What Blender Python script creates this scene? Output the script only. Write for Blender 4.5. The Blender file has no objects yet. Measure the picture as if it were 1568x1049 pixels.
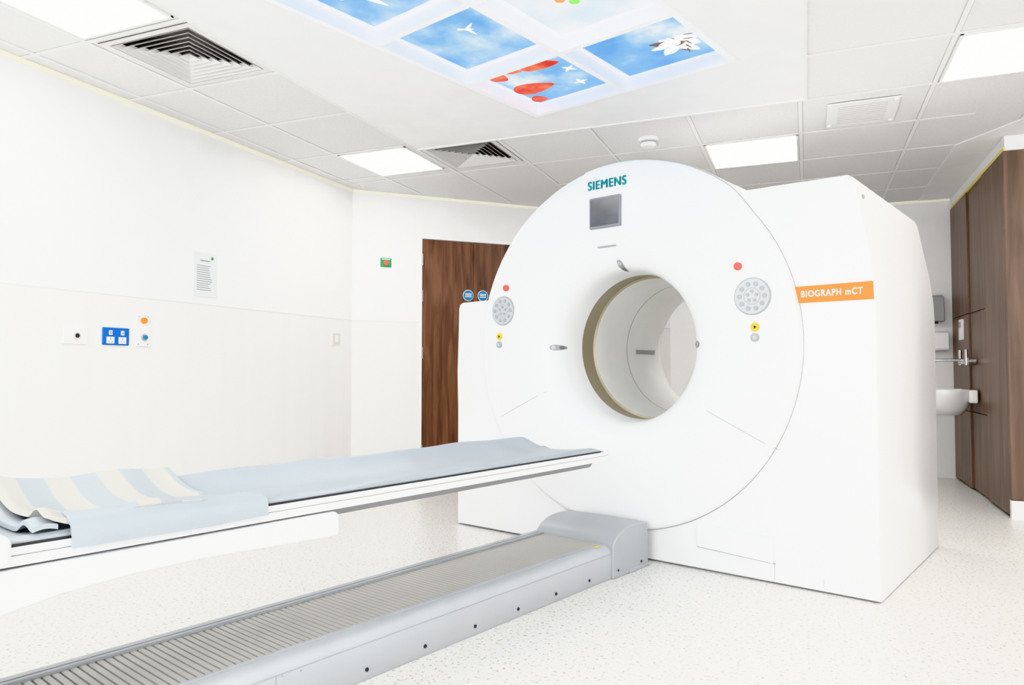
import bpy, bmesh, math, random
from mathutils import Vector
random.seed(3)
S=bpy.context.scene
H=2.485
# ------------------------------------------------------------------ materials
def mat(name,col,rough=.5,metal=0.,emit=None,es=0.,coat=0.,noise=None,spec=.5,bump=None):
    m=bpy.data.materials.new(name);m.use_nodes=True
    nt=m.node_tree;b=nt.nodes['Principled BSDF']
    b.inputs['Base Color'].default_value=(*col,1);b.inputs['Roughness'].default_value=rough
    b.inputs['Metallic'].default_value=metal;b.inputs['Specular IOR Level'].default_value=spec
    if coat: b.inputs['Coat Weight'].default_value=coat;b.inputs['Coat Roughness'].default_value=.15
    if emit: b.inputs['Emission Color'].default_value=(*emit,1);b.inputs['Emission Strength'].default_value=es
    sc,amt,strech=(noise or (6.,.03,(1,1,1)))
    tc=nt.nodes.new('ShaderNodeTexCoord');mp=nt.nodes.new('ShaderNodeMapping');mp.inputs['Scale'].default_value=strech
    n=nt.nodes.new('ShaderNodeTexNoise');n.inputs['Scale'].default_value=sc;n.inputs['Detail'].default_value=3
    r=nt.nodes.new('ShaderNodeMapRange');r.inputs[1].default_value=.3;r.inputs[2].default_value=.7
    r.inputs[3].default_value=1-amt;r.inputs[4].default_value=1+amt*.3
    mx=nt.nodes.new('ShaderNodeMix');mx.data_type='RGBA';mx.blend_type='MULTIPLY';mx.inputs[0].default_value=1
    nt.links.new(tc.outputs['Object'],mp.inputs[0]);nt.links.new(mp.outputs[0],n.inputs['Vector'])
    nt.links.new(n.outputs[0],r.inputs[0]);mx.inputs[6].default_value=(*col,1)
    nt.links.new(r.outputs[0],mx.inputs[7]);nt.links.new(mx.outputs[2],b.inputs['Base Color'])
    if bump:
        bp=nt.nodes.new('ShaderNodeBump');bp.inputs['Strength'].default_value=bump[1];n2=nt.nodes.new('ShaderNodeTexNoise')
        n2.inputs['Scale'].default_value=bump[0];nt.links.new(tc.outputs['Object'],n2.inputs['Vector'])
        nt.links.new(n2.outputs[0],bp.inputs['Height']);nt.links.new(bp.outputs[0],b.inputs['Normal'])
    return m
def ramp_mat(name,stops,scale,stretch,detail=5,rough=.45,emit=0,dist=0,coord='Object',noise_w=0.):
    m=bpy.data.materials.new(name);m.use_nodes=True
    nt=m.node_tree;b=nt.nodes['Principled BSDF'];b.inputs['Roughness'].default_value=rough
    tc=nt.nodes.new('ShaderNodeTexCoord');mp=nt.nodes.new('ShaderNodeMapping');mp.inputs['Scale'].default_value=stretch
    mp.inputs['Location'].default_value=(noise_w,noise_w*.7,0)
    n=nt.nodes.new('ShaderNodeTexNoise');n.inputs['Scale'].default_value=scale;n.inputs['Detail'].default_value=detail
    n.inputs['Distortion'].default_value=dist
    cr=nt.nodes.new('ShaderNodeValToRGB');e=cr.color_ramp.elements
    e[0].position,e[0].color=stops[0][0],(*stops[0][1],1);e[1].position,e[1].color=stops[-1][0],(*stops[-1][1],1)
    for p,c in stops[1:-1]:
        q=e.new(p);q.color=(*c,1)
    nt.links.new(tc.outputs[coord],mp.inputs[0]);nt.links.new(mp.outputs[0],n.inputs['Vector'])
    nt.links.new(n.outputs[0],cr.inputs[0])
    if emit:
        b.inputs['Base Color'].default_value=(0.02,.02,.02,1)
        nt.links.new(cr.outputs[0],b.inputs['Emission Color']);b.inputs['Emission Strength'].default_value=emit
    else: nt.links.new(cr.outputs[0],b.inputs['Base Color'])
    return m
M_wall=mat('wall_paint',(.897,.898,.897),.6)
M_wallL=mat('wall_vinyl',(.868,.860,.846),.45,noise=(1.5,.025,(3,6,.12)))
M_weld=mat('wall_weld_line',(.70,.69,.67),.6)
M_ceil=mat('ceiling_tile',(.80,.798,.793),.9,noise=(60,.04,(1,1,1)))
M_raft=mat('ceiling_plaster',(.90,.90,.90),.8)
M_tbar=mat('ceiling_tbar',(.87,.868,.86),.6)
M_tgap=mat('ceiling_joint',(.55,.545,.54),.8)
M_yel=mat('cornice_glow',(.93,.92,.80),.6,emit=(1,.94,.7),es=.12)  # warm glow along the wall tops, put into colour and weak emission
M_yel2=mat('recess_glow',(.80,.70,.2),.6)  # yellow light in the gap above the wood, painted as colour
M_white=mat('gloss_white_plastic',(.898,.90,.905),.28,coat=.3,noise=(2,.012,(1,1,1)))
M_whitem=mat('white_plastic',(.88,.88,.88),.4)
M_bore=mat('bore_liner',(.89,.89,.865),.35)
M_bronze=mat('bore_band',(.38,.335,.235),.35,metal=.2)
M_seam=mat('seam_grey',(.38,.38,.39),.6)
M_seaml=mat('seam_light',(.36,.36,.37),.6)
M_dark=mat('dark_rubber',(.03,.03,.035),.6)
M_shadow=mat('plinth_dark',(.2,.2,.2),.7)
M_scr=mat('display_glass',(.09,.095,.115),.2,noise=(9,.3,(1,1,1)))
M_scrf=mat('display_frame',(.24,.25,.29),.4)
M_key=mat('keypad_grey',(.36,.37,.38),.5)
M_keyl=mat('keypad_button',(.50,.51,.52),.5)
M_red=mat('red_button',(.80,.13,.10),.4)
M_yellow=mat('warning_yellow',(.80,.62,.04),.4)
M_orange=mat('orange_band',(.95,.34,.003),.5,spec=.2)
M_teal=mat('teal_letters',(0,.30,.34),.4)
M_grey=mat('rail_grey',(.39,.405,.425),.38)
M_grey2=mat('rail_grey_light',(.44,.455,.475),.35)
M_rib=mat('bellows_taupe',(.42,.41,.395),.5)
M_rib2=mat('bellows_dark',(.25,.243,.232),.6)
M_matt=mat('mattress_vinyl',(.375,.412,.442),.5,noise=(5,.06,(1,1,1)),bump=(25,.08))
M_pal=mat('pallet_white',(.84,.84,.85),.3,coat=.3)
M_palg=mat('pallet_underside',(.30,.30,.31),.4)
M_steel=mat('steel',(.6,.6,.6),.2,metal=1)
M_blue=mat('socket_blue',(.0,.13,.50),.4)
M_sign=mat('sign_blue',(.02,.20,.42),.4)
M_green=mat('plate_green',(.03,.28,.10),.4)
M_ceram=mat('ceramic',(.86,.86,.85),.15,coat=.5)
M_paper=mat('paper',(.74,.75,.76),.7)
M_ink=mat('paper_ink',(.26,.27,.29),.8)
M_beige=mat('plate_beige',(.70,.66,.60),.5)
M_lamp=mat('lamp_panel',(.9,.9,.85),.5,emit=(1,.985,.955),es=18.)
M_duct=mat('duct_dark',(.16,.15,.14),.8)
M_lamel=mat('diffuser_blade',(.76,.75,.74),.5)
M_door=ramp_mat('walnut_door',[(.3,(.066,.027,.015)),(.5,(.14,.060,.032)),(.72,(.22,.105,.058))],3.2,(7,7,.6),7,.4,dist=.6)
M_wood=ramp_mat('walnut_panel',[(.28,(.095,.055,.037)),(.5,(.15,.09,.062)),(.75,(.21,.13,.092))],3.,(6,6,.45),6,.4,dist=.4)
def floor_mat():
    m=bpy.data.materials.new('vinyl_floor');m.use_nodes=True;nt=m.node_tree;b=nt.nodes['Principled BSDF']
    b.inputs['Roughness'].default_value=.32;b.inputs['Specular IOR Level'].default_value=.4
    tc=nt.nodes.new('ShaderNodeTexCoord')
    v=nt.nodes.new('ShaderNodeTexNoise');v.inputs['Scale'].default_value=75;v.inputs['Detail'].default_value=5
    cr=nt.nodes.new('ShaderNodeValToRGB');e=cr.color_ramp.elements
    e[0].position=.34;e[0].color=(.42,.385,.33,1);e[1].position=.43;e[1].color=(.765,.752,.727,1)
    n=nt.nodes.new('ShaderNodeTexNoise');n.inputs['Scale'].default_value=1.2
    r=nt.nodes.new('ShaderNodeMapRange');r.inputs[3].default_value=.96;r.inputs[4].default_value=1.03
    mx=nt.nodes.new('ShaderNodeMix');mx.data_type='RGBA';mx.blend_type='MULTIPLY';mx.inputs[0].default_value=1
    nt.links.new(tc.outputs['Object'],v.inputs['Vector']);nt.links.new(tc.outputs['Object'],n.inputs['Vector'])
    nt.links.new(v.outputs[0],cr.inputs[0]);nt.links.new(n.outputs[0],r.inputs[0])
    nt.links.new(cr.outputs[0],mx.inputs[6]);nt.links.new(r.outputs[0],mx.inputs[7]);nt.links.new(mx.outputs[2],b.inputs['Base Color'])
    return m
M_floor=floor_mat()
def stripe_mat():
    m=bpy.data.materials.new('striped_blanket');m.use_nodes=True;nt=m.node_tree;b=nt.nodes['Principled BSDF'];b.inputs['Roughness'].default_value=.9
    tc=nt.nodes.new('ShaderNodeTexCoord');sp=nt.nodes.new('ShaderNodeSeparateXYZ')
    nt.links.new(tc.outputs['UV'],sp.inputs[0])
    a=nt.nodes.new('ShaderNodeMath');a.operation='MULTIPLY';a.inputs[1].default_value=3.6
    f=nt.nodes.new('ShaderNodeMath');f.operation='FRACT'
    nt.links.new(sp.outputs[0],a.inputs[0]);nt.links.new(a.outputs[0],f.inputs[0])
    cr=nt.nodes.new('ShaderNodeValToRGB');cr.color_ramp.interpolation='LINEAR';e=cr.color_ramp.elements
    C1=(.50,.49,.455,1);C2=(.39,.42,.44,1)
    e[0].position=.0;e[0].color=C1;e[1].position=.44;e[1].color=C1
    q=e.new(.48);q.color=C2;q=e.new(.96);q.color=C2;q=e.new(1.);q.color=C1
    nt.links.new(f.outputs[0],cr.inputs[0]);nt.links.new(cr.outputs[0],b.inputs['Base Color'])
    w=nt.nodes.new('ShaderNodeTexNoise');w.inputs['Scale'].default_value=300;bp=nt.nodes.new('ShaderNodeBump');bp.inputs['Strength'].default_value=.25
    nt.links.new(w.outputs[0],bp.inputs['Height']);nt.links.new(bp.outputs[0],b.inputs['Normal'])
    return m
M_stripe=stripe_mat()
# ------------------------------------------------------------------ mesh helpers
def empty(name,loc=(0,0,0),rz=0.):
    e=bpy.data.objects.new(name,None);S.collection.objects.link(e);e.location=loc;e.rotation_euler=(0,0,rz);e.empty_display_size=.1;return e
def mk(name,vs,fs,m,parent=None,smooth=False,bevel=0.,seg=3,ang=35):
    me=bpy.data.meshes.new(name);me.from_pydata([tuple(v) for v in vs],[],fs);me.update()
    bm=bmesh.new();bm.from_mesh(me);bmesh.ops.recalc_face_normals(bm,faces=bm.faces)
    if smooth:
        for f in bm.faces:f.smooth=True
        for e in bm.edges:
            if len(e.link_faces)==2 and e.calc_face_angle(0)>math.radians(ang): e.smooth=False
    bm.to_mesh(me);bm.free()
    if m: 
        for q in (m if isinstance(m,list) else [m]): me.materials.append(q)
    o=bpy.data.objects.new(name,me);S.collection.objects.link(o)
    if parent:o.parent=parent
    if bevel:
        b=o.modifiers.new('bevel','BEVEL');b.width=bevel;b.segments=seg;b.limit_method='ANGLE';b.angle_limit=math.radians(40)
        for p in me.polygons:p.use_smooth=True
        w=o.modifiers.new('wn','WEIGHTED_NORMAL');w.keep_sharp=True
    return o
def box(name,x0,x1,y0,y1,z0,z1,m,parent=None,bevel=0.,seg=2):
    vs=[(x,y,z) for z in(z0,z1) for y in(y0,y1) for x in(x0,x1)]
    fs=[(0,2,3,1),(4,5,7,6),(0,1,5,4),(2,6,7,3),(0,4,6,2),(1,3,7,5)]
    return mk(name,vs,fs,m,parent,bevel=bevel,seg=seg)
def boxes(name,L,m,parent=None,bevel=0.):
    vs=[];fs=[]
    for (x0,x1,y0,y1,z0,z1) in L:
        k=len(vs);vs+=[(x,y,z) for z in(z0,z1) for y in(y0,y1) for x in(x0,x1)]
        fs+=[tuple(k+i for i in f) for f in [(0,2,3,1),(4,5,7,6),(0,1,5,4),(2,6,7,3),(0,4,6,2),(1,3,7,5)]]
    return mk(name,vs,fs,m,parent,bevel=bevel,seg=2)
def prism(name,prof,a,b,axis,m,parent=None,bevel=0.,seg=3,smooth=False):
    def P(p,t): return {'x':(t,p[0],p[1]),'y':(p[0],t,p[1]),'z':(p[0],p[1],t)}[axis]
    n=len(prof);vs=[P(p,a) for p in prof]+[P(p,b) for p in prof]
    fs=[tuple(range(n)),tuple(range(2*n-1,n-1,-1))]+[(i,(i+1)%n,n+(i+1)%n,n+i) for i in range(n)]
    return mk(name,vs,fs,m,parent,bevel=bevel,seg=seg,smooth=smooth)
def disc_cyl(name,c,r,depth,axis,m,parent=None,n=40,bevel=0.,rz=None):
    vs=[];rz=rz or r
    for s in(-.5,.5):
        for i in range(n):
            a=2*math.pi*i/n;p,q,t=r*math.cos(a),rz*math.sin(a),s*depth
            d={'x':(t,p,q),'y':(p,t,q),'z':(p,q,t)}[axis];vs.append((c[0]+d[0],c[1]+d[1],c[2]+d[2]))
    fs=[tuple(range(n)),tuple(range(2*n-1,n-1,-1))]+[(i,(i+1)%n,n+(i+1)%n,n+i) for i in range(n)]
    return mk(name,vs,fs,m,parent,smooth=True,bevel=bevel,seg=2)
def rings(name,R,m,parent=None,close=True,smooth=True,ang=35):
    n=len(R[0]);vs=[p for r in R for p in r];fs=[]
    for j in range(len(R)-1):
        for i in range(n if close else n-1):
            fs.append((j*n+i,j*n+(i+1)%n,(j+1)*n+(i+1)%n,(j+1)*n+i))
    return mk(name,vs,fs,m,parent,smooth=smooth,ang=ang)
def plate_holes(name,loops,z,m,parent):
    bm=bmesh.new();ed=[]
    for L in loops:
        vv=[bm.verts.new((x,y,z)) for x,y in L]
        for i in range(len(vv)): ed.append(bm.edges.new((vv[i],vv[(i+1)%len(vv)])))
    bmesh.ops.triangle_fill(bm,use_beauty=True,use_dissolve=False,edges=ed,normal=(0,0,-1))
    me=bpy.data.meshes.new(name);bm.to_mesh(me);bm.free();me.materials.append(m)
    o=bpy.data.objects.new(name,me);S.collection.objects.link(o);o.parent=parent;return o
def text(name,s,c,width,m,parent,rot=(math.pi/2,0,0),hscale=1.,fat=.0,sp=1.12):
    for k,dx in enumerate((-fat,0,fat) if fat else (0,)):
        for kk,dz in enumerate((-fat*.6,fat*.6) if fat else (0,)):
            cu=bpy.data.curves.new(name,'FONT');cu.body=s;cu.align_x='CENTER';cu.align_y='CENTER';cu.size=1;cu.extrude=.01
            cu.space_character=sp
            cu.materials.append(m);o=bpy.data.objects.new(name+'_%d%d'%(k,kk),cu);S.collection.objects.link(o);o.parent=parent
            o.rotation_euler=rot;bpy.context.view_layer.update();w=o.dimensions[0] or 1
            q=width/w;o.scale=(q,q*hscale,q*.3);o.location=(c[0]+dx,c[1]+.0001*k,c[2]+dz)
# ------------------------------------------------------------------ room
XL=-3.55;YB=7.42;XR=3.2;YF=-2.6;k2=math.sqrt(.5)
cx=XL+(YB-5.15)
box('floor',XL-.1,XR+.1,YF-.1,YB+.1,-.1,0,M_floor)
DZ=1.37
wl=empty('wall_left');box('upper_paint',XL-.1,XL,YF,5.15,DZ,H+.1,M_wall,wl);box('lower_vinyl',XL-.1,XL+.004,YF,5.15,0,DZ,M_wallL,wl)
box('weld_line',XL,XL+.0055,YF,5.15,DZ-.004,DZ+.002,M_weld,wl)
wb=empty('wall_back');box('upper_paint',cx,XR,YB,YB+.1,DZ,H+.1,M_wall,wb);box('lower_vinyl',cx,XR,YB-.003,YB+.1,0,DZ,M_wallL,wb)
box('wall_right',XR,XR+.1,YF,YB,0,H+.1,M_wall)
wf=empty('wall_front');W0,W1,WZ0,WZ1=-2.6,2.2,.85,2.15
boxes('wall_parts',[(XL,W0,YF-.1,YF,0,H+.1),(W1,XR,YF-.1,YF,0,H+.1),(W0,W1,YF-.1,YF,0,WZ0),(W0,W1,YF-.1,YF,WZ1,H+.1)],M_wall,wf)
wn=empty('fill_window')  # added window, out of view, made to hold the fill lamps
boxes('frame',[(W0,W0+.05,YF-.1,YF+.01,WZ0,WZ1),(W1-.05,W1,YF-.1,YF+.01,WZ0,WZ1),(W0,W1,YF-.1,YF+.012,WZ0,WZ0+.05),(W0,W1,YF-.1,YF+.012,WZ1-.05,WZ1),(-.23,-.17,YF-.1,YF+.008,WZ0,WZ1)],M_whitem,wn)
for i,(a,b) in enumerate(((W0+.05,-.23),(-.17,W1-.05))):
    ld=bpy.data.lights.new('fill_light','AREA');ld.shape='RECTANGLE';ld.size=b-a;ld.size_y=WZ1-WZ0-.1;ld.energy=72;ld.color=(.95,.975,1)  # fill lamp added behind the camera to brighten the scanner front
    lo=bpy.data.objects.new('fill_lamp_%d'%i,ld);S.collection.objects.link(lo);lo.parent=wn;lo.location=((a+b)/2,YF-.05,(WZ0+WZ1)/2);lo.rotation_euler=(math.radians(90),0,0)
Wc=empty('wall_corner',(XL,5.15,0),math.radians(45));LEN=(YB-5.15)/k2
d0,d1=.585,1.98
boxes('upper_paint',[(0,d0,0,.1,DZ,H+.1),(d1,LEN,0,.1,DZ,H+.1),(d0,d1,0,.1,2.125,H+.1)],M_wall,Wc)
boxes('lower_vinyl',[(0,d0,-.003,.1,0,DZ),(d1,LEN,-.003,.1,0,DZ)],M_wallL,Wc)
boxes('weld_line',[(0,d0,-.0045,0,DZ-.004,DZ+.002),(d1,LEN,-.0045,0,DZ-.004,DZ+.002)],M_weld,Wc)
box('trim_1',XL,XL+.012,YF,5.15,H-.026,H-.002,M_yel)
t=box('trim_2',0,LEN,-.012,0,H-.026,H-.002,M_yel);t.location=(XL,5.15,0);t.rotation_euler=(0,0,math.radians(45))
box('trim_3',cx,1.2,YB-.012,YB,H-.026,H-.002,M_yel)
box('baseboard_left',XL+.003,XL+.01,YF,5.15,0,.1,M_wallL)
box('baseboard_back',cx,1.2,YB-.012,YB-.003,0,.1,M_wallL)
# door
D=empty('door_1',(XL,5.15,0),math.radians(45))
boxes('frame',[(d0,d0+.022,-.012,.1,0,2.125),(d1-.022,d1,-.012,.1,0,2.125),(d0,d1,-.0121,.1,2.105,2.125)],M_white,D)
mid=1.1
box('leaf_left',d0+.026,mid-.004,-.004,.04,.008,2.1,M_door,D,bevel=.002)
box('leaf_right',mid+.004,d1-.026,-.004,.04,.008,2.1,M_door,D,bevel=.002)
box('meeting_strip',mid-.012,mid+.022,-.012,.0,.01,2.1,M_door,D)
for i,z in enumerate((.25,1.1,1.6,1.92)): box('hinge_%d'%i,d0+.018,d0+.03,-.016,-.004,z-.05,z+.05,M_steel,D)
for i,s in enumerate((1.035,1.175)):
    disc_cyl('fire_sign_%d'%i,(s,-.014,1.62),.045,.004,'y',M_sign,D)
    disc_cyl('fire_sign_rim_%d'%i,(s,-.012,1.62),.05,.003,'y',M_white,D)
    boxes('fire_sign_text_%d'%i,[(s-.03,s+.03,-.018,-.016,1.62+dz,1.626+dz) for dz in(-.015,0,.012)],M_white,D)
# ------------------------------------------------------------------ ceiling
G=math.radians(-17.8)
def loc(v,u):
    return (v*math.cos(G)-u*math.sin(G),v*math.sin(G)+u*math.cos(G))
v0,v1=-2.655,-1.405;us=[.92,1.54,2.16,2.78,3.405];vm=-2.03
skyhole=[loc(v0,us[0]),loc(v1,us[0]),loc(v1,us[-1]),loc(v0,us[-1])]
lights=[(-3.07,-2.52,1.76,2.31),(-3.08,-2.53,4.28,4.86),(-.63,-.03,5.02,5.64),(.67,1.22,3.78,4.37),
        (.67,1.22,1.4,1.95),(.67,1.22,-.6,-.05),(-3.07,-2.52,-.7,-.15),(2.0,2.55,.4,.95),(2.0,2.55,2.6,3.15),(-1.5,-.95,-1.6,-1.05),(.67,1.22,-2.1,-1.55)]
vents=[(-3.06,-2.50,2.37,2.93),(-2.465,-1.905,4.375,4.915)]
def rl(a,b,c,d): return [(a,c),(b,c),(b,d),(a,d)]
C=empty('ceiling')
plate_holes('tiles',[rl(XL-.1,XR+.1,YF-.1,YB+.1)]+[rl(*h) for h in lights+vents]+[skyhole],H,M_ceil,C)
RY=4.35;RX0,RX1=-2.475,.01
plate_holes('plaster_raft',[rl(RX0,RX1,YF,RY),rl(-1.5,-.95,-1.6,-1.05),skyhole],H-.008,M_raft,C)
boxes('raft_edge',[(RX0,RX1+.012,RY,RY+.018,H-.014,H-.001),(RX1,RX1+.012,YF,RY,H-.012,H-.001),(RX0-.012,RX0,YF,RY,H-.012,H-.001)],M_tbar,C)
bars=[];gaps=[]
def bx(x,y0,y1): bars.append((x-.011,x+.011,y0,y1,H-.004,H-.0005));gaps.append((x-.0145,x+.0145,y0,y1,H-.0015,H-.0003))
def by_(y,x0,x1): bars.append((x0,x1,y-.011,y+.011,H-.0042,H-.0005));gaps.append((x0,x1,y-.0145,y+.0145,H-.0016,H-.0003))
for x in (1.235,1.85,2.46): bx(x,YF,5.2)
for x in (-1.88,-1.26,-.645,-.015): bx(x,RY+.02,YB)
bx(.652,YF,YB)
bx(-3.095,YF,5.5)
bx(-2.49,RY+.02,6.1)
for y in (-1.5,-.9,-.3,.31,.92,1.53,2.14,2.76,3.15,3.765): by_(y,RX1+.012,XR)
by_(4.385,RX1+.01,XR)
for y in (5.005,5.655,6.26,6.87):by_(y,-1.9 if y<6.3 else -1.6,.95)
by_(5.0,-3.5,-1.9)
for y in (-1.5,-.9,-.1,.5,1.12,1.74,2.34,2.95,3.58,4.26,4.88):by_(y,XL,RX0-.012)
boxes('tee_bars',bars,M_tbar,C);boxes('tee_joints',gaps,M_tgap,C)
prism('plaster_border',[(.95,YB),(.95,5.66),(1.24,5.2),(XR,5.2),(XR,YB)],H-.008,H-.0005,'z',M_raft,C)
boxes('perimeter_trim',[(XL+.1,XL+.115,YF,5.1,H-.006,H-.001)],M_tbar,C)
# lamps
for i,(a,b,c,d) in enumerate(lights):
    P=empty('ceiling_light_panel')
    box('diffuser',a+.012,b-.012,c+.012,d-.012,H+.002,H+.02,M_lamp,P)
    boxes('frame',[(a,a+.014,c,d,H-.009,H+.03),(b-.014,b,c,d,H-.009,H+.03),(a,b,c,c+.014,H-.0091,H+.031),(a,b,d-.014,d,H-.0091,H+.031)],M_tbar,P)
# diffusers
for (a,b,c,d) in vents:
    P=empty('air_vent');mx,my=(a+b)/2,(c+d)/2;hs=(b-a)/2
    vs=[];fs=[]
    def sq(s,z): 
        k=len(vs);vs.extend([(mx-s,my-s,z),(mx+s,my-s,z),(mx+s,my+s,z),(mx-s,my+s,z)]);return k
    def band(p,q): fs.extend([(p+i,p+(i+1)%4,q+(i+1)%4,q+i) for i in range(4)])
    p=sq(hs,H-.004);q=sq(hs-.035,H-.004);r=sq(hs-.035,H+.004);band(p,q);band(q,r)
    for kx in range(7):
        s=hs-.04-kx*.034
        if s<.03:break
        p=sq(s,H-.004);q=sq(s-.024,H+.018);band(p,q)
        r=sq(s-.003,H-.004);t_=sq(s-.027,H+.018);band(r,t_);band(p,r)
    mk('louvres',vs,fs,M_lamel,P)
    vs=[];fs=[];p=sq(hs,H+.0);q=sq(hs,H+.12);band(p,q);fs.append((q,q+1,q+2,q+3));mk('duct_box',vs,fs,M_duct,P)
# smoke detector
P=empty('smoke_detector')
def lathe(name,c,prof,m,parent,n=40):
    return rings(name,[[(c[0]+r*math.cos(2*math.pi*i/n),c[1]+r*math.sin(2*math.pi*i/n),c[2]+z) for i in range(n)] for r,z in prof],m,parent)
lathe('housing',(-.95,4.74,H),[(.065,0),(.068,-.012),(.062,-.022),(.045,-.024),(.045,-.034),(.052,-.036),(.052,-.048),(.04,-.058),(.001,-.061)],M_white,P)
lathe('slots',(-.95,4.74,H),[(.0455,-.025),(.0455,-.034)],M_seam,P)
# grille
P=empty('ceiling_ac_grille')  # perforated air-conditioning plate
box('plate',.13,.51,4.5,4.92,H-.012,H-.004,M_white,P,bevel=.003)
boxes('slots',[(.19,.45,4.56+i*.033,4.566+i*.033,H-.0135,H-.012) for i in range(10)],M_tgap,P)
for i,(x,y) in enumerate([(.15,4.53),(.49,4.53),(.15,4.89),(.49,4.89)]): disc_cyl('screw_%d'%i,(x,y,H-.016),.012,.008,'z',M_whitem,P,n=12)
# ------------------------------------------------------------------ sky ceiling picture (recessed light box)
K=empty('sky_ceiling_light',(0,0,0),G)
ZP=H+.05
M_skyw=mat('sky_panel_white',(.9,.9,.93),.5,emit=(.93,.95,1),es=.5)
M_skyf=mat('sky_frame_glow',(.9,.9,.93),.5,emit=(.95,.96,1),es=.10)  # weak emission stands in for picture light falling on the frame
box('backing',v0,v1,us[0],us[-1],ZP,ZP+.02,M_skyw,K)
for i,v in enumerate((v0,vm-.016,v1-.032)): box('rail_%d'%i,v,v+.032,us[0],us[-1],H-.014,ZP,M_skyf,K)
for i,u in enumerate(us):
    for j,(a,b) in enumerate(((v0+.032,vm-.016),(vm+.016,v1-.032))):
        box('cross_%d_%d'%(i,j),a,b,u if i==0 else (u-.032 if i==4 else u-.016),u+.032 if i==0 else (u if i==4 else u+.016),H-.0135,ZP,M_skyf,K)
boxes('outer_trim',[(v0-.012,v0,us[0]-.012,us[-1]+.012,H-.012,H-.0075),(v1,v1+.012,us[0]-.012,us[-1]+.012,H-.012,H-.0075),(v0,v1,us[-1],us[-1]+.012,H-.012,H-.0075)],M_whitem,K)
skyst=[(.33,(.11,.38,.80)),(.46,(.23,.53,.88)),(.56,(.50,.73,.93)),(.66,(.85,.90,.95))]
pale=[(.3,(.8,.91,1.)),(.5,(.97,.99,1)),(.7,(1,1,1))]
idx=0
for ci,(a,b) in enumerate(((v0+.032,vm-.016),(vm+.016,v1-.032))):
    for j in range(4):
        idx+=1
        m=ramp_mat('sky_picture_%d'%idx,pale if (ci==1 and j==2) else skyst,3.0,(1,1,1),5,.5,emit=1.0,noise_w=idx*3.1)
        box('picture_%d'%idx,a+.034,b-.034,us[j]+.05,us[j+1]-.05,ZP-.003,ZP,m,K)
def petal(name,c,a,b,rot,m,lift=0,pw=1.):
    n=28;z=ZP-.0045-lift;vs=[(c[0],c[1],z)]
    for i in range(n):
        t=2*math.pi*i/n;x=a*math.cos(t);y=b*math.sin(t)*(1-.45*pw*math.cos(t))
        vs.append((c[0]+x*math.cos(rot)-y*math.sin(rot),c[1]+x*math.sin(rot)+y*math.cos(rot),z))
    mk(name,vs,[(0,1+i,1+(i+1)%n) for i in range(n)],m,K)
E_red=ramp_mat('petal_red',[(.35,(.70,.03,.01)),(.5,(.90,.10,.04)),(.65,(.98,.28,.12))],11,(1,1,1),3,.5,emit=.95)
E_wh=mat('petal_white',(.8,.8,.8),.5,emit=(1,1,1),es=.9);E_dk=mat('petal_dark',(.05,.05,.05),.5,emit=(.25,.14,.12),es=.6)
E_gr=mat('ball_green',(.1,.5,.05),.5,emit=(.35,.8,.15),es=.9);E_or=mat('ball_orange',(.8,.3,.02),.5,emit=(1,.45,.1),es=.9)
for i,(c,a,b,r) in enumerate([((-2.27,2.92),.115,.062,.35),((-2.535,2.93),.05,.05,1.2),((-2.47,3.15),.125,.07,.15),((-2.545,3.30),.05,.045,.6),((-2.42,2.90),.05,.03,.6)]): petal('red_petal_%d'%i,c,a,b,r,E_red,lift=.0005*i)
for i,(x,y) in enumerate([(-2.22,3.24),(-2.17,3.06)]):
    for j in range(4): petal('small_bloom_%d_%d'%(i,j),(x+.02*math.cos(j*1.57+i),y+.02*math.sin(j*1.57+i)),.022,.009,j*1.57+i,E_wh)
random.seed(8)
for i in range(30):
    a=random.uniform(0,6.28);r=random.uniform(.0,.12);petal('blossom_%d'%i,(-1.60+r*math.cos(a),3.14+r*.9*math.sin(a)),random.uniform(.026,.044),random.uniform(.020,.03),a,E_wh if i%5 else E_dk,lift=.0003*i)
for i in range(5): petal('twig_%d'%i,(-1.58+.02*i,3.24-.04*i),.03,.005,random.uniform(0,3),E_dk,lift=.010)
for i,(c,m) in enumerate([((-1.75,2.42),E_red),((-1.71,2.47),E_gr),((-1.79,2.46),E_or),((-1.75,2.51),E_gr),((-1.69,2.43),E_or)]): petal('balloon_%d'%i,c,.024,.024,0,m,pw=.2)
def bird(c,s,rot,nm):
    for k,(dx,dy,a,b,r) in enumerate([(0,0,.05,.011,0),(.025,.03,.06,.012,1.0),(.02,-.035,.06,.012,-1.1),(-.045,0,.02,.014,.2)]):
        x=dx*math.cos(rot)-dy*math.sin(rot);y=dx*math.sin(rot)+dy*math.cos(rot)
        petal('%s_%d'%(nm,k),(c[0]+x*s,c[1]+y*s),a*s,b*s,r+rot,E_wh)
bird((-2.28,2.40),.7,.6,'gull_a');bird((-2.42,1.88),1.5,.4,'gull_b')
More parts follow.
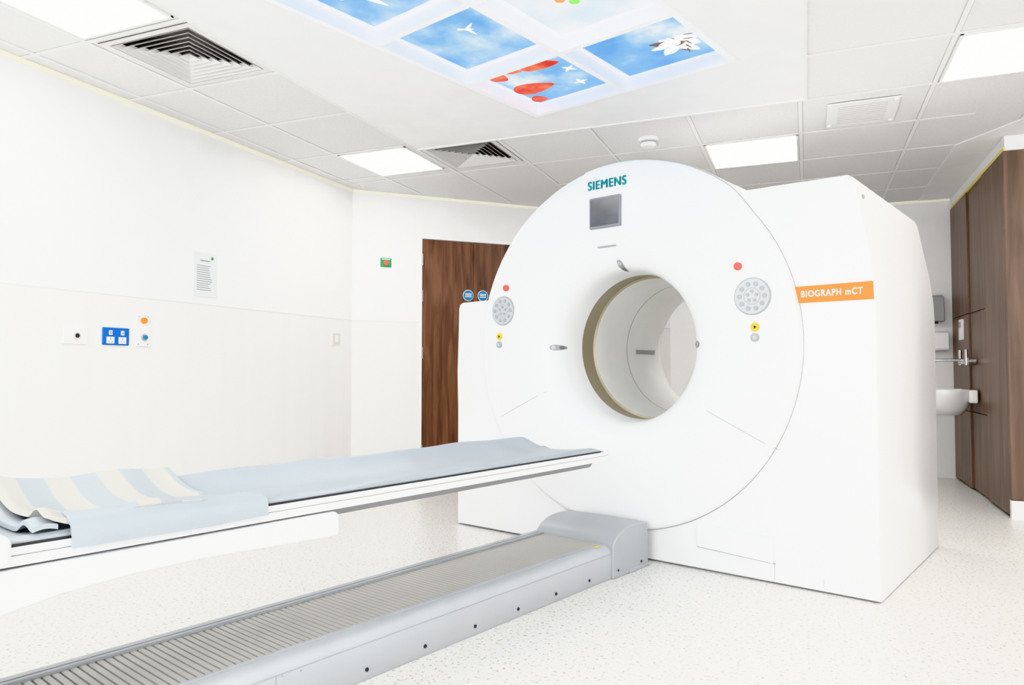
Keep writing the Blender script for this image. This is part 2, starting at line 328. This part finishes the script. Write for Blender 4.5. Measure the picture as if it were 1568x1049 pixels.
# ------------------------------------------------------------------ gantry
Gt=empty('pet_ct_scanner',(0,0,0),G)
CV,CZ=-2.0,1.08
out=[(-.768,.006),(-.766,.6),(-.764,1.22),(-.768,1.32),(-.785,1.46),(-.815,1.62),(-.838,1.745),(-.85,1.775),(-.87,1.788),(-1.30,1.79)]
a0=math.degrees(math.asin(.71/.968));a1=180-math.degrees(math.asin(.295/.968))
for i in range(41):
    a=math.radians(a0+(a1-a0)*i/40);out.append((CV+.968*math.cos(a),CZ+.968*math.sin(a)))
out+=[(-3.0,1.375),(-3.13,1.373),(-3.155,1.362),(-3.165,1.335),(-3.172,1.1),(-3.178,.95),(-3.176,.85),(-3.172,.74),(-3.17,.006)]
def rad(t):
    dx,dz=math.cos(t),math.sin(t);best=None
    for i in range(len(out)):
        ax_,az=out[i][0]-CV,out[i][1]-CZ;bx_,bz=out[(i+1)%len(out)][0]-CV,out[(i+1)%len(out)][1]-CZ
        ex,ez=bx_-ax_,bz-az;den=dx*ez-dz*ex
        if abs(den)<1e-9:continue
        r=(ax_*ez-az*ex)/den;s=(ax_*dz-az*dx)/den
        if r>0 and -1e-6<=s<=1+1e-6: best=r if best is None else min(best,r)
    return best or .9
angs=sorted(set([round(2*math.pi*i/160,5) for i in range(160)]+[round(math.atan2(z-CZ,v-CV)%(2*math.pi),5) for v,z in out]))
an=[angs[0]]
for a in angs[1:]:
    if a-an[-1]>1e-4:an.append(a)
RO=[rad(a) for a in an]
def ring(u,rf): return [(CV+rf(i)*math.cos(a),u,CZ+rf(i)*math.sin(a)) for i,a in enumerate(an)]
UF=3.262;UR=4.55
rings('housing',[ring(UF,lambda i:.6),ring(UF,lambda i:RO[i]-.012),ring(UF+.004,lambda i:RO[i]-.004),ring(UF+.012,lambda i:RO[i]),
   ring(UR-.05,lambda i:RO[i]),ring(UR-.015,lambda i:RO[i]-.015),ring(UR,lambda i:RO[i]-.05),ring(UR,lambda i:.6)],M_white,Gt,ang=28)
box('plinth',-3.08,-.87,3.36,4.45,0,.03,M_shadow,Gt)  # support box, dark tone painted in for the shade under the housing
def Rout(a,r):
    d=math.degrees(a)
    def sm(x): x=max(0,min(1,x));return x*x*(3-2*x)
    k=sm((104-d)/2.5)*sm((d-38)/14)
    return r+.022*k
N=220;A=[2*math.pi*i/N for i in range(N)]
def dr(r,u,mod=0): return [(CV+(Rout(a,r) if mod else r)*math.cos(a),u,CZ+(Rout(a,r) if mod else r)*math.sin(a)) for a in A]
prof=[(.94,3.30,1),(.94,3.248,1),(.936,3.238,1),(.926,3.231,1),(.91,3.228,1),(.86,3.226,0),(.70,3.22,0),(.62,3.2205,0),(.56,3.224,0),(.515,3.232,0),(.48,3.244,0),(.452,3.261,0),(.43,3.282,0),(.415,3.305,0),(.405,3.335,0),(.398,3.38,0),(.394,3.50,0)]
rings('front_cover',[dr(*p) for p in prof],M_white,Gt,ang=60)
rings('bore_band',[dr(.394,3.50),dr(.400,3.502),dr(.400,3.625),dr(.388,3.63)],M_bronze,Gt)
rings('bore_tunnel',[dr(.388,3.63),dr(.388,4.0),dr(.388,4.40)],M_bore,Gt)
rings('bore_tunnel_seam',[dr(.3875,3.985),dr(.3868,3.99),dr(.3875,3.995)],M_tgap,Gt)
rings('rear_flare',[dr(.388,4.40),dr(.40,4.45),dr(.44,4.51),(dr(.52,4.548)),dr(.62,4.552)],M_white,Gt)
def polar(r,a,u):return (CV+r*math.cos(a),u,CZ+r*math.sin(a))
box('tunnel_marker',CV-.389,CV-.383,4.10,4.34,1.055,1.083,M_seam,Gt)
def cup(r):
    P_=[(p[0],p[1]) for p in prof]
    for (r1,u1),(r0,u_0) in zip(P_,P_[1:]):
        if r0<=r<=r1: return u_0+(u1-u_0)*(r-r0)/(r1-r0 if r1!=r0 else 1)
    return 3.25
def flare_patch(name,a,da,ra,rb,m,off=.002):
    vs=[];fs=[];n=10;q=8
    for j in range(q+1):
        f=math.sin(math.pi*min(1,max(0,j/q)))**.35 if 0<j<q else .45
        for i in range(n+1):
            aa=a+f*(-da+2*da*i/n);r=ra+(rb-ra)*j/q;x,u,z=polar(r-off*.8,aa,cup(r)-off);vs.append((x,u,z))
    for j in range(q):
        for i in range(n):fs.append((j*(n+1)+i,j*(n+1)+i+1,(j+1)*(n+1)+i+1,(j+1)*(n+1)+i))
    return mk(name,vs,fs,m,Gt,smooth=True)
for nme,aa in (('side_laser_a',math.pi),('side_laser_b',0.),('top_laser',math.pi/2)):
    flare_patch(nme+'_window',aa,.040,.401,.452,M_key)
    flare_patch(nme+'_lens',aa,.024,.403,.415,M_shadow,.0035);flare_patch(nme+'_lens2',aa,.024,.428,.444,M_keyl,.0035)
def seam(name,p,q,w=.0035):
    d=Vector((q[0]-p[0],q[1]-p[1]));nrm=Vector((-d[1],d[0])).normalized()*w/2
    n=6;vs=[];fs=[]
    for i in range(n+1):
        x=p[0]+d[0]*i/n;z=p[1]+d[1]*i/n;r=math.hypot(x-CV,z-CZ);uu=cup(r)-.0012
        vs+= [(x+nrm[0],uu,z+nrm[1]),(x-nrm[0],uu,z-nrm[1])]
    for i in range(n):fs.append((2*i,2*i+1,2*i+3,2*i+2))
    mk(name,vs,fs,M_seaml,Gt)
seam('seam_left',(-2.45,.835),(-2.83,.66));seam('seam_right',(-1.50,.765),(-1.17,.60))
rings('cover_shadow_gap',[dr(.9405,3.2612,1),dr(.9440,3.2605,1)],M_seaml,Gt)
box('display_frame',-2.145,-1.955,3.205,3.23,1.70,1.865,M_scrf,Gt,bevel=.004)
box('display_glass',-2.136,-1.964,3.2035,3.206,1.712,1.856,M_scr,Gt)
box('handle_slot',-2.10,-1.99,3.212,3.226,1.598,1.606,M_seaml,Gt,bevel=.002)
for nm,vv,zz in (('a',-2.76,1.30),('b',-1.27,1.29)):
    U_=3.225
    disc_cyl('keypad_%s'%nm,(vv,U_-.002,zz),.086,.012,'y',M_key,Gt,n=48,bevel=.003)
    disc_cyl('keypad_face_%s'%nm,(vv,U_-.009,zz),.080,.003,'y',M_keyl,Gt,n=48)
    rings('keypad_ring_%s'%nm,[[(vv+r*math.cos(a),U_-.0112,zz+r*math.sin(a)) for a in A] for r in (.036,.039)],M_key,Gt)
    for i in range(10):
        a=2*math.pi*i/10;disc_cyl('key_%s_%d'%(nm,i),(vv+.058*math.cos(a),U_-.0115,zz+.058*math.sin(a)),.011,.003,'y',M_key,Gt,n=14)
    for i in range(5):
        a=2*math.pi*i/5+.3;disc_cyl('keyin_%s_%d'%(nm,i),(vv+.022*math.cos(a),U_-.0115,zz+.022*math.sin(a)),.008,.003,'y',M_key,Gt,n=14)
for nm,sx in (('a',-1),('b',1)):
    vv=-2.735 if sx<0 else -1.335; disc_cyl('stop_button_'+nm,(vv,3.216,1.432),.018,.02,'y',M_red,Gt,bevel=.004)
    vv=-2.79 if sx<0 else -1.26
    disc_cyl('warning_label_'+nm,(vv,3.222,1.15),.021,.006,'y',M_yellow,Gt);disc_cyl('warning_mark_'+nm,(vv,3.2175,1.15),.009,.003,'y',M_dark,Gt,n=3)
    disc_cyl('key_switch_'+nm,(vv,3.22,1.103),.02,.012,'y',M_key,Gt,bevel=.002);disc_cyl('key_hole_'+nm,(vv,3.213,1.103),.009,.003,'y',M_keyl,Gt,n=16)
text('maker_letters','SIEMENS',(-2.045,3.2225,1.934),.235,M_teal,Gt,fat=.0026,hscale=1.12)
prism('model_band',[(-1.118,1.322),(-1.095,1.25),(-.772,1.25),(-.774,1.325)],3.257,3.2625,'y',M_orange,Gt)
text('model_letters','BIOGRAPH mCT',(-.94,3.2565,1.287),.25,M_white,Gt,fat=.0015,hscale=1.3,sp=1.2)
prism('service_plate',[(-1.565,.115),(-1.565,.222),(-1.20,.205),(-1.20,.095)],3.244,3.264,'y',M_white,Gt,bevel=.004)
boxes('seam_lines',[(-1.2005,-1.198,3.2612,3.2625,.02,.095),(-.99,-.988,3.2612,3.2625,.02,.06)],M_seaml,Gt)
prism('plate_shadow_line',[(-1.572,.109),(-1.572,.114),(-1.194,.094),(-1.194,.089)],3.2605,3.263,'y',M_seaml,Gt)
disc_cyl('corner_cap',(-.832,3.34,1.70),.010,.02,'x',M_seaml,Gt,n=12)
# ------------------------------------------------------------------ patient bed
B=empty('patient_table',(0,0,0),G)
b0,b1=-2.255,-1.80;BU0,BU1=-1.2,2.9
side=[(b1-.005,0),(b1,.008),(b1,.118),(b1-.008,.135),(b1-.022,.148),(b1-.04,.153),(b1-.058,.153),(b1-.062,.14),(b0+.062,.14),(b0+.058,.153),(b0+.02,.153),(b0,.135),(b0,.008),(b0+.005,0)]
prism('rail_base',side,BU0,BU1,'y',M_grey2,B,smooth=True)
boxes('rail_grooves',[(b1-.001,b1+.0008,1.138,1.142,.0,.118),(b1-.0005,b1+.001,BU0,BU1,.114,.117)],M_seam,B)
boxes('rail_lips',[(b1-.062,b1-.05,BU0,BU1,.15,.158),(b0+.05,b0+.062,BU0,BU1,.15,.160),(b0+.004,b0+.03,BU0,BU1,.150,.156)],M_grey,B,bevel=.001)
n=int((BU1-BU0)/.022)
vs=[];fs=[]
for i in range(n+1):
    u=BU0+i*.022
    for du,z in ((0,.1415),(.003,.150),(.018,.1515),(.0215,.1415)):
        vs+=[(b0+.062,u+du,z),(b1-.062,u+du,z)]
m_=len(vs)//2
for i in range(m_-1):fs.append((2*i,2*i+1,2*i+3,2*i+2))
o=mk('bellows',vs,fs,[M_rib,M_rib2],B)
for p in o.data.polygons: p.material_index=1 if p.index%4 in(2,3) else 0
for i,u in enumerate((.48,.72,.965,1.21,1.455,1.70,1.945,2.19,2.435,2.68)):
    disc_cyl('bolt_%d'%i,(b1+.001,u,.035),.0065,.004,'x',M_dark,B,n=14)
for i,(u,z) in enumerate(((1.16,.125),(1.22,.12),(1.16,.1))): disc_cyl('pin_%d'%i,(b1+.001,u,z-.015),.0025,.003,'x',M_seam,B,n=8)
cap=[(2.86,0),(2.86,.15),(2.875,.172),(2.90,.192),(2.94,.209),(2.99,.219),(3.05,.223),(3.165,.216),(3.175,.205),(3.18,0)]
prism('end_cap',cap,b0+.015,b1+.012,'x',M_grey,B,bevel=.010,seg=4)
box('end_cap_foot',b0+.02,b1+.016,3.0,3.185,0,.02,M_grey,B,bevel=.003)
disc_cyl('bolt_cap',(b1+.013,3.11,.035),.006,.004,'x',M_dark,B,n=14)
disc_cyl('bolt_cap2',(b1+.013,2.9,.035),.005,.004,'x',M_dark,B,n=14)
box('label_yellow',b1-.045,b1-.03,2.78,2.82,.153,.1545,M_yellow,B)
arm=[(1.34,.462),(1.345,.475),(1.345,.525),(1.335,.537),(.5,.537),(-.62,.537),(-.68,.50),(-.70,.40),(-.70,.19),(-.66,.155),(.1,.155),(.17,.17),(.24,.22),(.31,.30),(.37,.37),(.43,.415),(.50,.445),(.60,.463),(.75,.474),(.92,.477),(1.1,.47)]
prism('pedestal_arm',arm,-2.27,-1.79,'x',M_white,B,bevel=.012)
box('rear_cover',-2.275,-1.775,-.72,.505,.545,.612,M_white,B,bevel=.018,seg=4)
PC=-2.02;W=.212
def pall(t): return .548+.034*t*t
U0,U1=.3,2.885
def tipw(u):
    d=max(0,(u-(U1-.10))/.10);return 1-.10*d*d
def slab(name,V_,nu,nv,m,parent,ang=50):
    fs=[];n=(nu+1)*(nv+1);w=nv+1
    for i in range(nu):
        for j in range(nv):
            a=i*w+j;fs.append((a,a+1,a+w+1,a+w));a+=n;fs.append((a,a+w,a+w+1,a+1))
    for i in range(nu):
        a=i*w;fs.append((a,a+w,a+w+n,a+n));a=i*w+nv;fs.append((a,a+n,a+w+n,a+w))
    for j in range(nv):
        a=j;fs.append((a,a+n,a+1+n,a+1));a=nu*w+j;fs.append((a,a+1,a+1+n,a+n))
    return mk(name,V_,fs,m,parent,smooth=True,ang=ang)
def sheet(name,top,bot,ua,ub,nu,nv,m,edge=1.,wf=lambda u:1.):
    vs=[]
    for side in(0,1):
        for i in range(nu+1):
            u=ua+(ub-ua)*i/nu
            for j in range(nv+1):
                t=-1+2*j/nv;vs.append((PC+W*edge*t*wf(u),u,(top if side==0 else bot)(t,u)))
    return slab(name,vs,nu,nv,m,B)
sheet('pallet_shell',lambda t,u:pall(t),lambda t,u:.53+.012*t*t,U0,U1,60,24,M_matt,1.0,tipw)
def rail(name,s,z0,z1,th,m,ua=U0,ub=U1-.005,off=0.):
    vs=[];fs=[];n=40
    for i in range(n+1):
        u=ua+(ub-ua)*i/n;w=W*tipw(u)+off
        for (dv,z) in ((w-th,z0),(w,z0),(w,z1),(w-th,z1)): vs.append((PC+s*dv,u,z))
    for i in range(n):
        for j in range(4): fs.append((4*i+j,4*i+(j+1)%4,4*i+4+(j+1)%4,4*i+4+j))
    fs+=[(0,1,2,3),(4*n,4*n+1,4*n+2,4*n+3)]
    mk(name,vs,fs,m,B,smooth=True)
for s,nm in ((1,'near'),(-1,'far')):
    rail('rail_upper_'+nm,s,.566,.582,.014,M_pal,off=.004)
    rail('rail_groove_'+nm,s,.5625,.567,.012,M_seam,off=.001)
    rail('rail_lower_'+nm,s,.542,.563,.014,M_pal,off=.004)
    rail('rail_gap_'+nm,s,.581,.588,.01,M_dark,off=.0,ub=2.79)
prism('pallet_keel',[(-2.215,.543),(-1.825,.543),(-1.845,.515),(-2.195,.515)],.6,2.76,'y',M_palg,B,bevel=.006)
MU1=2.815
def mtop(t,u):
    z=.587+(.058*t*t if t<0 else .018*t*t)
    z+=.003*math.sin(u*7+t*2)+.002*math.sin(u*17)
    e=abs(t)
    if e>.9: z-=.010*((e-.9)/.1)**2
    if t>.8: z+=.004*(t-.8)/.2*math.sin(u*9+1)
    d=max(0,(u-(MU1-.10))/.10);z-=(z-pall(t)-.004)*min(1,d)**2
    return z
sheet('mattress',lambda t,u:max(mtop(t,u),pall(t)+.004),lambda t,u:max(pall(t)+.001,mtop(t,u)-.05) if t<.0 else pall(t)+.001,.4,MU1,90,32,M_matt,.985)
# striped blanket
Lb=empty('striped_blanket',(0,0,0),G)
def bulge(t): return .018*math.sin((t-.40)/.54*math.pi)**2 if .40<t<.94 else 0
def bl():
    nu,nv=70,60;th=.012;vs=[]
    for side in (0,1):
        for i in range(nu+1):
            for j in range(nv+1):
                t=-1.03+1.97*j/nv;ua=.575;ub=1.04-.10*max(0,t)
                f=i/nu;u=ua+(ub-ua)*f
                z=mtop(max(-.9,min(.9,t)),u)+.021+.004*math.sin(u*24+t*1.0)+(.012*max(0,-t-.9)/.13)
                z+=bulge(t)*(1-.6*f)
                z+=.016*math.exp(-(f/.10)**2)
                z+=.005*math.exp(-((1-f)/.05)**2)
                e=min(i,nu-i)/3;dz=th*(1-min(1,e))*.4
                vs.append((PC+W*t,u,z-(dz if side==0 else th-dz)))
    o=slab('stripes',vs,nu,nv,M_stripe,Lb,60)
    ul=o.data.uv_layers.new();n=(nu+1)*(nv+1)
    for l in o.data.loops:
        ii=(l.vertex_index%n)//(nv+1);ul.data[l.index].uv=(ii/nu,(l.vertex_index%(nv+1))/nv)
    vs=[]
    nu,nv=12,60
    for side in(0,1):
        for i in range(nu+1):
            for j in range(nv+1):
                t=-1.03+1.97*j/nv;f=i/nu;u=.552+.05*f
                z=mtop(max(-.9,min(.9,t)),u)+.015+.005*math.sin(f*math.pi)+bulge(t)*.9+(.012*max(0,-t-.9)/.13)
                vs.append((PC+W*t,u,z-(0 if side==0 else .011)))
    slab('under_fold',vs,nu,nv,M_matt,Lb,60)
bl()
def flap():
    path=[(-1.925,.618),(-1.90,.630),(-1.86,.636),(-1.825,.632),(-1.80,.622),(-1.788,.606),(-1.783,.585),(-1.783,.562)]
    nu=30;P=len(path);vs=[]
    for side in(0,1):
        for i in range(nu+1):
            f=i/nu;u=.62+(1.10-.62)*f
            lo=1-.45*f
            for j,(v,z) in enumerate(path):
                w=.003*math.sin(u*15+j*.6)
                z=.600+(z-.600)*lo if z>.6 else z
                v2,z2=(v-(.010 if j>4 else .0),z-(.010 if j<=5 else 0)) if side else (v,z)
                vs.append((v2+w*.5,u,z2+w*(1 if j<6 else .5)))
    slab('folded_edge',vs,nu,P-1,M_matt,Lb,70)
flap()
# ------------------------------------------------------------------ left wall fittings
X=XL+.004
P=empty('wall_notice');box('sheet',XL,XL+.004,3.44,3.635,1.42,1.70,M_paper,P)
boxes('text_lines',[(XL+.004,XL+.005,3.465,3.465+random.uniform(.09,.14),z,z+.004) for z in [1.46+.014*i for i in range(12)]],M_ink,P)
boxes('title',[(XL+.004,XL+.005,3.49,3.57,1.645,1.652)],M_ink,P)
disc_cyl('logo',(XL+.005,3.59,1.67),.010,.002,'x',M_green,P,n=14)
P=empty('lock_plate');box('plate',X,X+.008,2.585,2.72,1.09,1.19,M_whitem,P,bevel=.003);disc_cyl('ring',(X+.012,2.655,1.135),.019,.01,'x',M_beige,P);disc_cyl('hole',(X+.018,2.655,1.135),.012,.003,'x',M_dark,P)
P=empty('power_socket');box('plate',X,X+.009,2.81,2.975,1.092,1.188,M_blue,P,bevel=.003)
for i,y in enumerate((2.855,2.93)):
    boxes('outlet_%d'%i,[(X+.009,X+.012,y-.024,y+.024,1.10,1.137),(X+.009,X+.014,y-.010,y+.010,1.147,1.172)],M_whitem,P,bevel=.001)
    boxes('pins_%d'%i,[(X+.012,X+.0125,y-.014,y-.007,1.108,1.114),(X+.012,X+.0125,y+.007,y+.014,1.108,1.114),(X+.012,X+.0125,y-.004,y+.004,1.121,1.131),(X+.014,X+.0145,y-.007,y+.007,1.152,1.167)],M_seam,P)
P=empty('gas_outlet');box('plate',X,X+.008,3.02,3.115,1.09,1.275,M_white,P,bevel=.003)
disc_cyl('knob_orange',(X+.016,3.067,1.238),.017,.02,'x',M_orange,P,bevel=.003);disc_cyl('knob_blue',(X+.016,3.075,1.142),.014,.02,'x',M_sign,P,n=6,bevel=.002)
disc_cyl('ring_blue',(X+.010,3.075,1.142),.022,.006,'x',M_keyl,P)
for i,(y,z) in enumerate(((3.035,1.262),(3.1,1.262),(3.035,1.102),(3.1,1.102))): disc_cyl('screw_%d'%i,(X+.009,y,z),.004,.003,'x',M_seam,P,n=10)
P=empty('light_switch');box('plate',X,X+.008,4.87,4.975,1.16,1.25,M_beige,P,bevel=.003);box('frame',X,X+.006,4.865,4.98,1.155,1.255,M_white,P);box('rocker',X+.008,X+.012,4.905,4.94,1.18,1.23,M_whitem,P)
P=empty('door_release_button',(XL,5.15,0),math.radians(45));box('plate',.24,.335,-.010,0,1.835,1.915,M_green,P,bevel=.002);disc_cyl('button',(.287,-.016,1.872),.022,.014,'y',M_red,P);boxes('label',[(.25,.325,-.012,-.010,1.900,1.906)],M_whitem,P)
# ------------------------------------------------------------------ right wood cabinets
WX=1.2;WT=2.375;FY=5.52
P=empty('tall_cabinet')
box('front_panel',WX,3.19,FY,FY+.04,.125,WT,M_wood,P,bevel=.002)
box('plinth',WX+.0,3.19,FY+.005,FY+.05,0,.12,M_white,P)
box('edge_joint',WX+.28,WX+.284,FY-.001,FY,.13,WT,M_dark,P)
ys_=[FY+.04,6.15,6.72,7.41]
for i in range(3):
    for j,(za,zb) in enumerate(((.02,.62),(.625,1.40),(1.405,WT))) if i>0 else enumerate(((.02,WT),)):
        box('side_panel_%d_%d'%(i,j),WX+(.0 if i!=1 else .012),WX+.04,ys_[i]+.004,ys_[i+1]-.002,za,zb,M_wood,P,bevel=.002)
box('carcass',WX+.04,3.19,FY+.05,7.41,.0,WT-.01,M_shadow,P)
box('top_bulkhead',WX+.01,3.19,FY+.01,7.41,WT+.001,H-.010,M_raft,P)
boxes('glow_strip',[(WX+.002,WX+.012,FY+.0,7.41,WT+.0,WT+.022)],M_yel2,P)
P=empty('wash_basin')
def basin():
    cy=6.62;n=40;R=[]
    for (s,z) in ((.05,.60),(.62,.60),(.85,.66),(.97,.74),(1.0,.785),(.985,.80),(.95,.80),(.90,.78),(.75,.70),(.5,.665),(.05,.66)):
        r=[]
        for i in range(n):
            a=2*math.pi*i/n;x=.21*math.cos(a);y=.24*math.sin(a)
            x=math.copysign(min(abs(x)**.85*.21**.15,.21),x)
            r.append((WX-.215+x*s,cy+y*s,z))
        R.append(r)
    rings('bowl',R,M_ceram,P,ang=70)
basin();box('back_ledge',WX-.06,WX,6.42,6.82,.70,.80,M_ceram,P,bevel=.012)
disc_cyl('drain',(WX-.215,6.62,.663),.02,.004,'z',M_steel,P,n=16)
P=empty('wall_tap')
disc_cyl('bar',(WX-.05,6.62,1.02),.026,.24,'y',M_steel,P,bevel=.004);disc_cyl('spout',(WX-.17,6.62,1.03),.012,.24,'x',M_steel,P)
disc_cyl('spout_end',(WX-.285,6.62,1.01),.013,.05,'z',M_steel,P)
for i,y in enumerate((6.50,6.74)): disc_cyl('mount_%d'%i,(WX-.025,y,1.02),.030,.05,'x',M_steel,P);disc_cyl('lever_%d'%i,(WX-.06,y,1.05),.013,.12,'z',M_steel,P)
P=empty('soap_dispenser');prism('body',[(YB-.003,1.38),(YB-.003,1.62),(YB-.08,1.60),(YB-.11,1.45),(YB-.10,1.38)],1.0,1.13,'x',M_key,P,bevel=.008)
box('nozzle',1.05,1.08,YB-.09,YB-.05,1.36,1.38,M_dark,P)
P=empty('paper_towel_dispenser');prism('body',[(YB-.003,1.12),(YB-.003,1.30),(YB-.09,1.28),(YB-.10,1.14),(YB-.08,1.12)],.98,1.16,'x',M_white,P,bevel=.008);box('slot',1.0,1.14,YB-.085,YB-.03,1.117,1.12,M_seam,P)
P=empty('cabinet_notice');box('body',WX-.02,WX,6.90,7.02,1.2,1.37,M_whitem,P,bevel=.003);box('notice_print',WX-.022,WX-.02,6.92,7.0,1.30,1.35,M_key,P)  # notice fixed to the wood panel
# ------------------------------------------------------------------ world, camera
w=bpy.data.worlds.new('world');S.world=w;w.use_nodes=True;w.node_tree.nodes['Background'].inputs[0].default_value=(1,1,1,1);w.node_tree.nodes['Background'].inputs[1].default_value=.8
for vt in ('Khronos PBR Neutral','Standard'):
    try:
        S.view_settings.view_transform=vt;break
    except Exception as e: print(e)
S.view_settings.exposure=.15
cd=bpy.data.cameras.new('camera');cam=bpy.data.objects.new('camera',cd);S.collection.objects.link(cam)
cd.sensor_width=36;cd.lens=1111/1568*36;cd.clip_start=.02
cam.location=(0,0,.96);cam.rotation_euler=(math.radians(92.09),0,math.radians(22.1));S.camera=cam
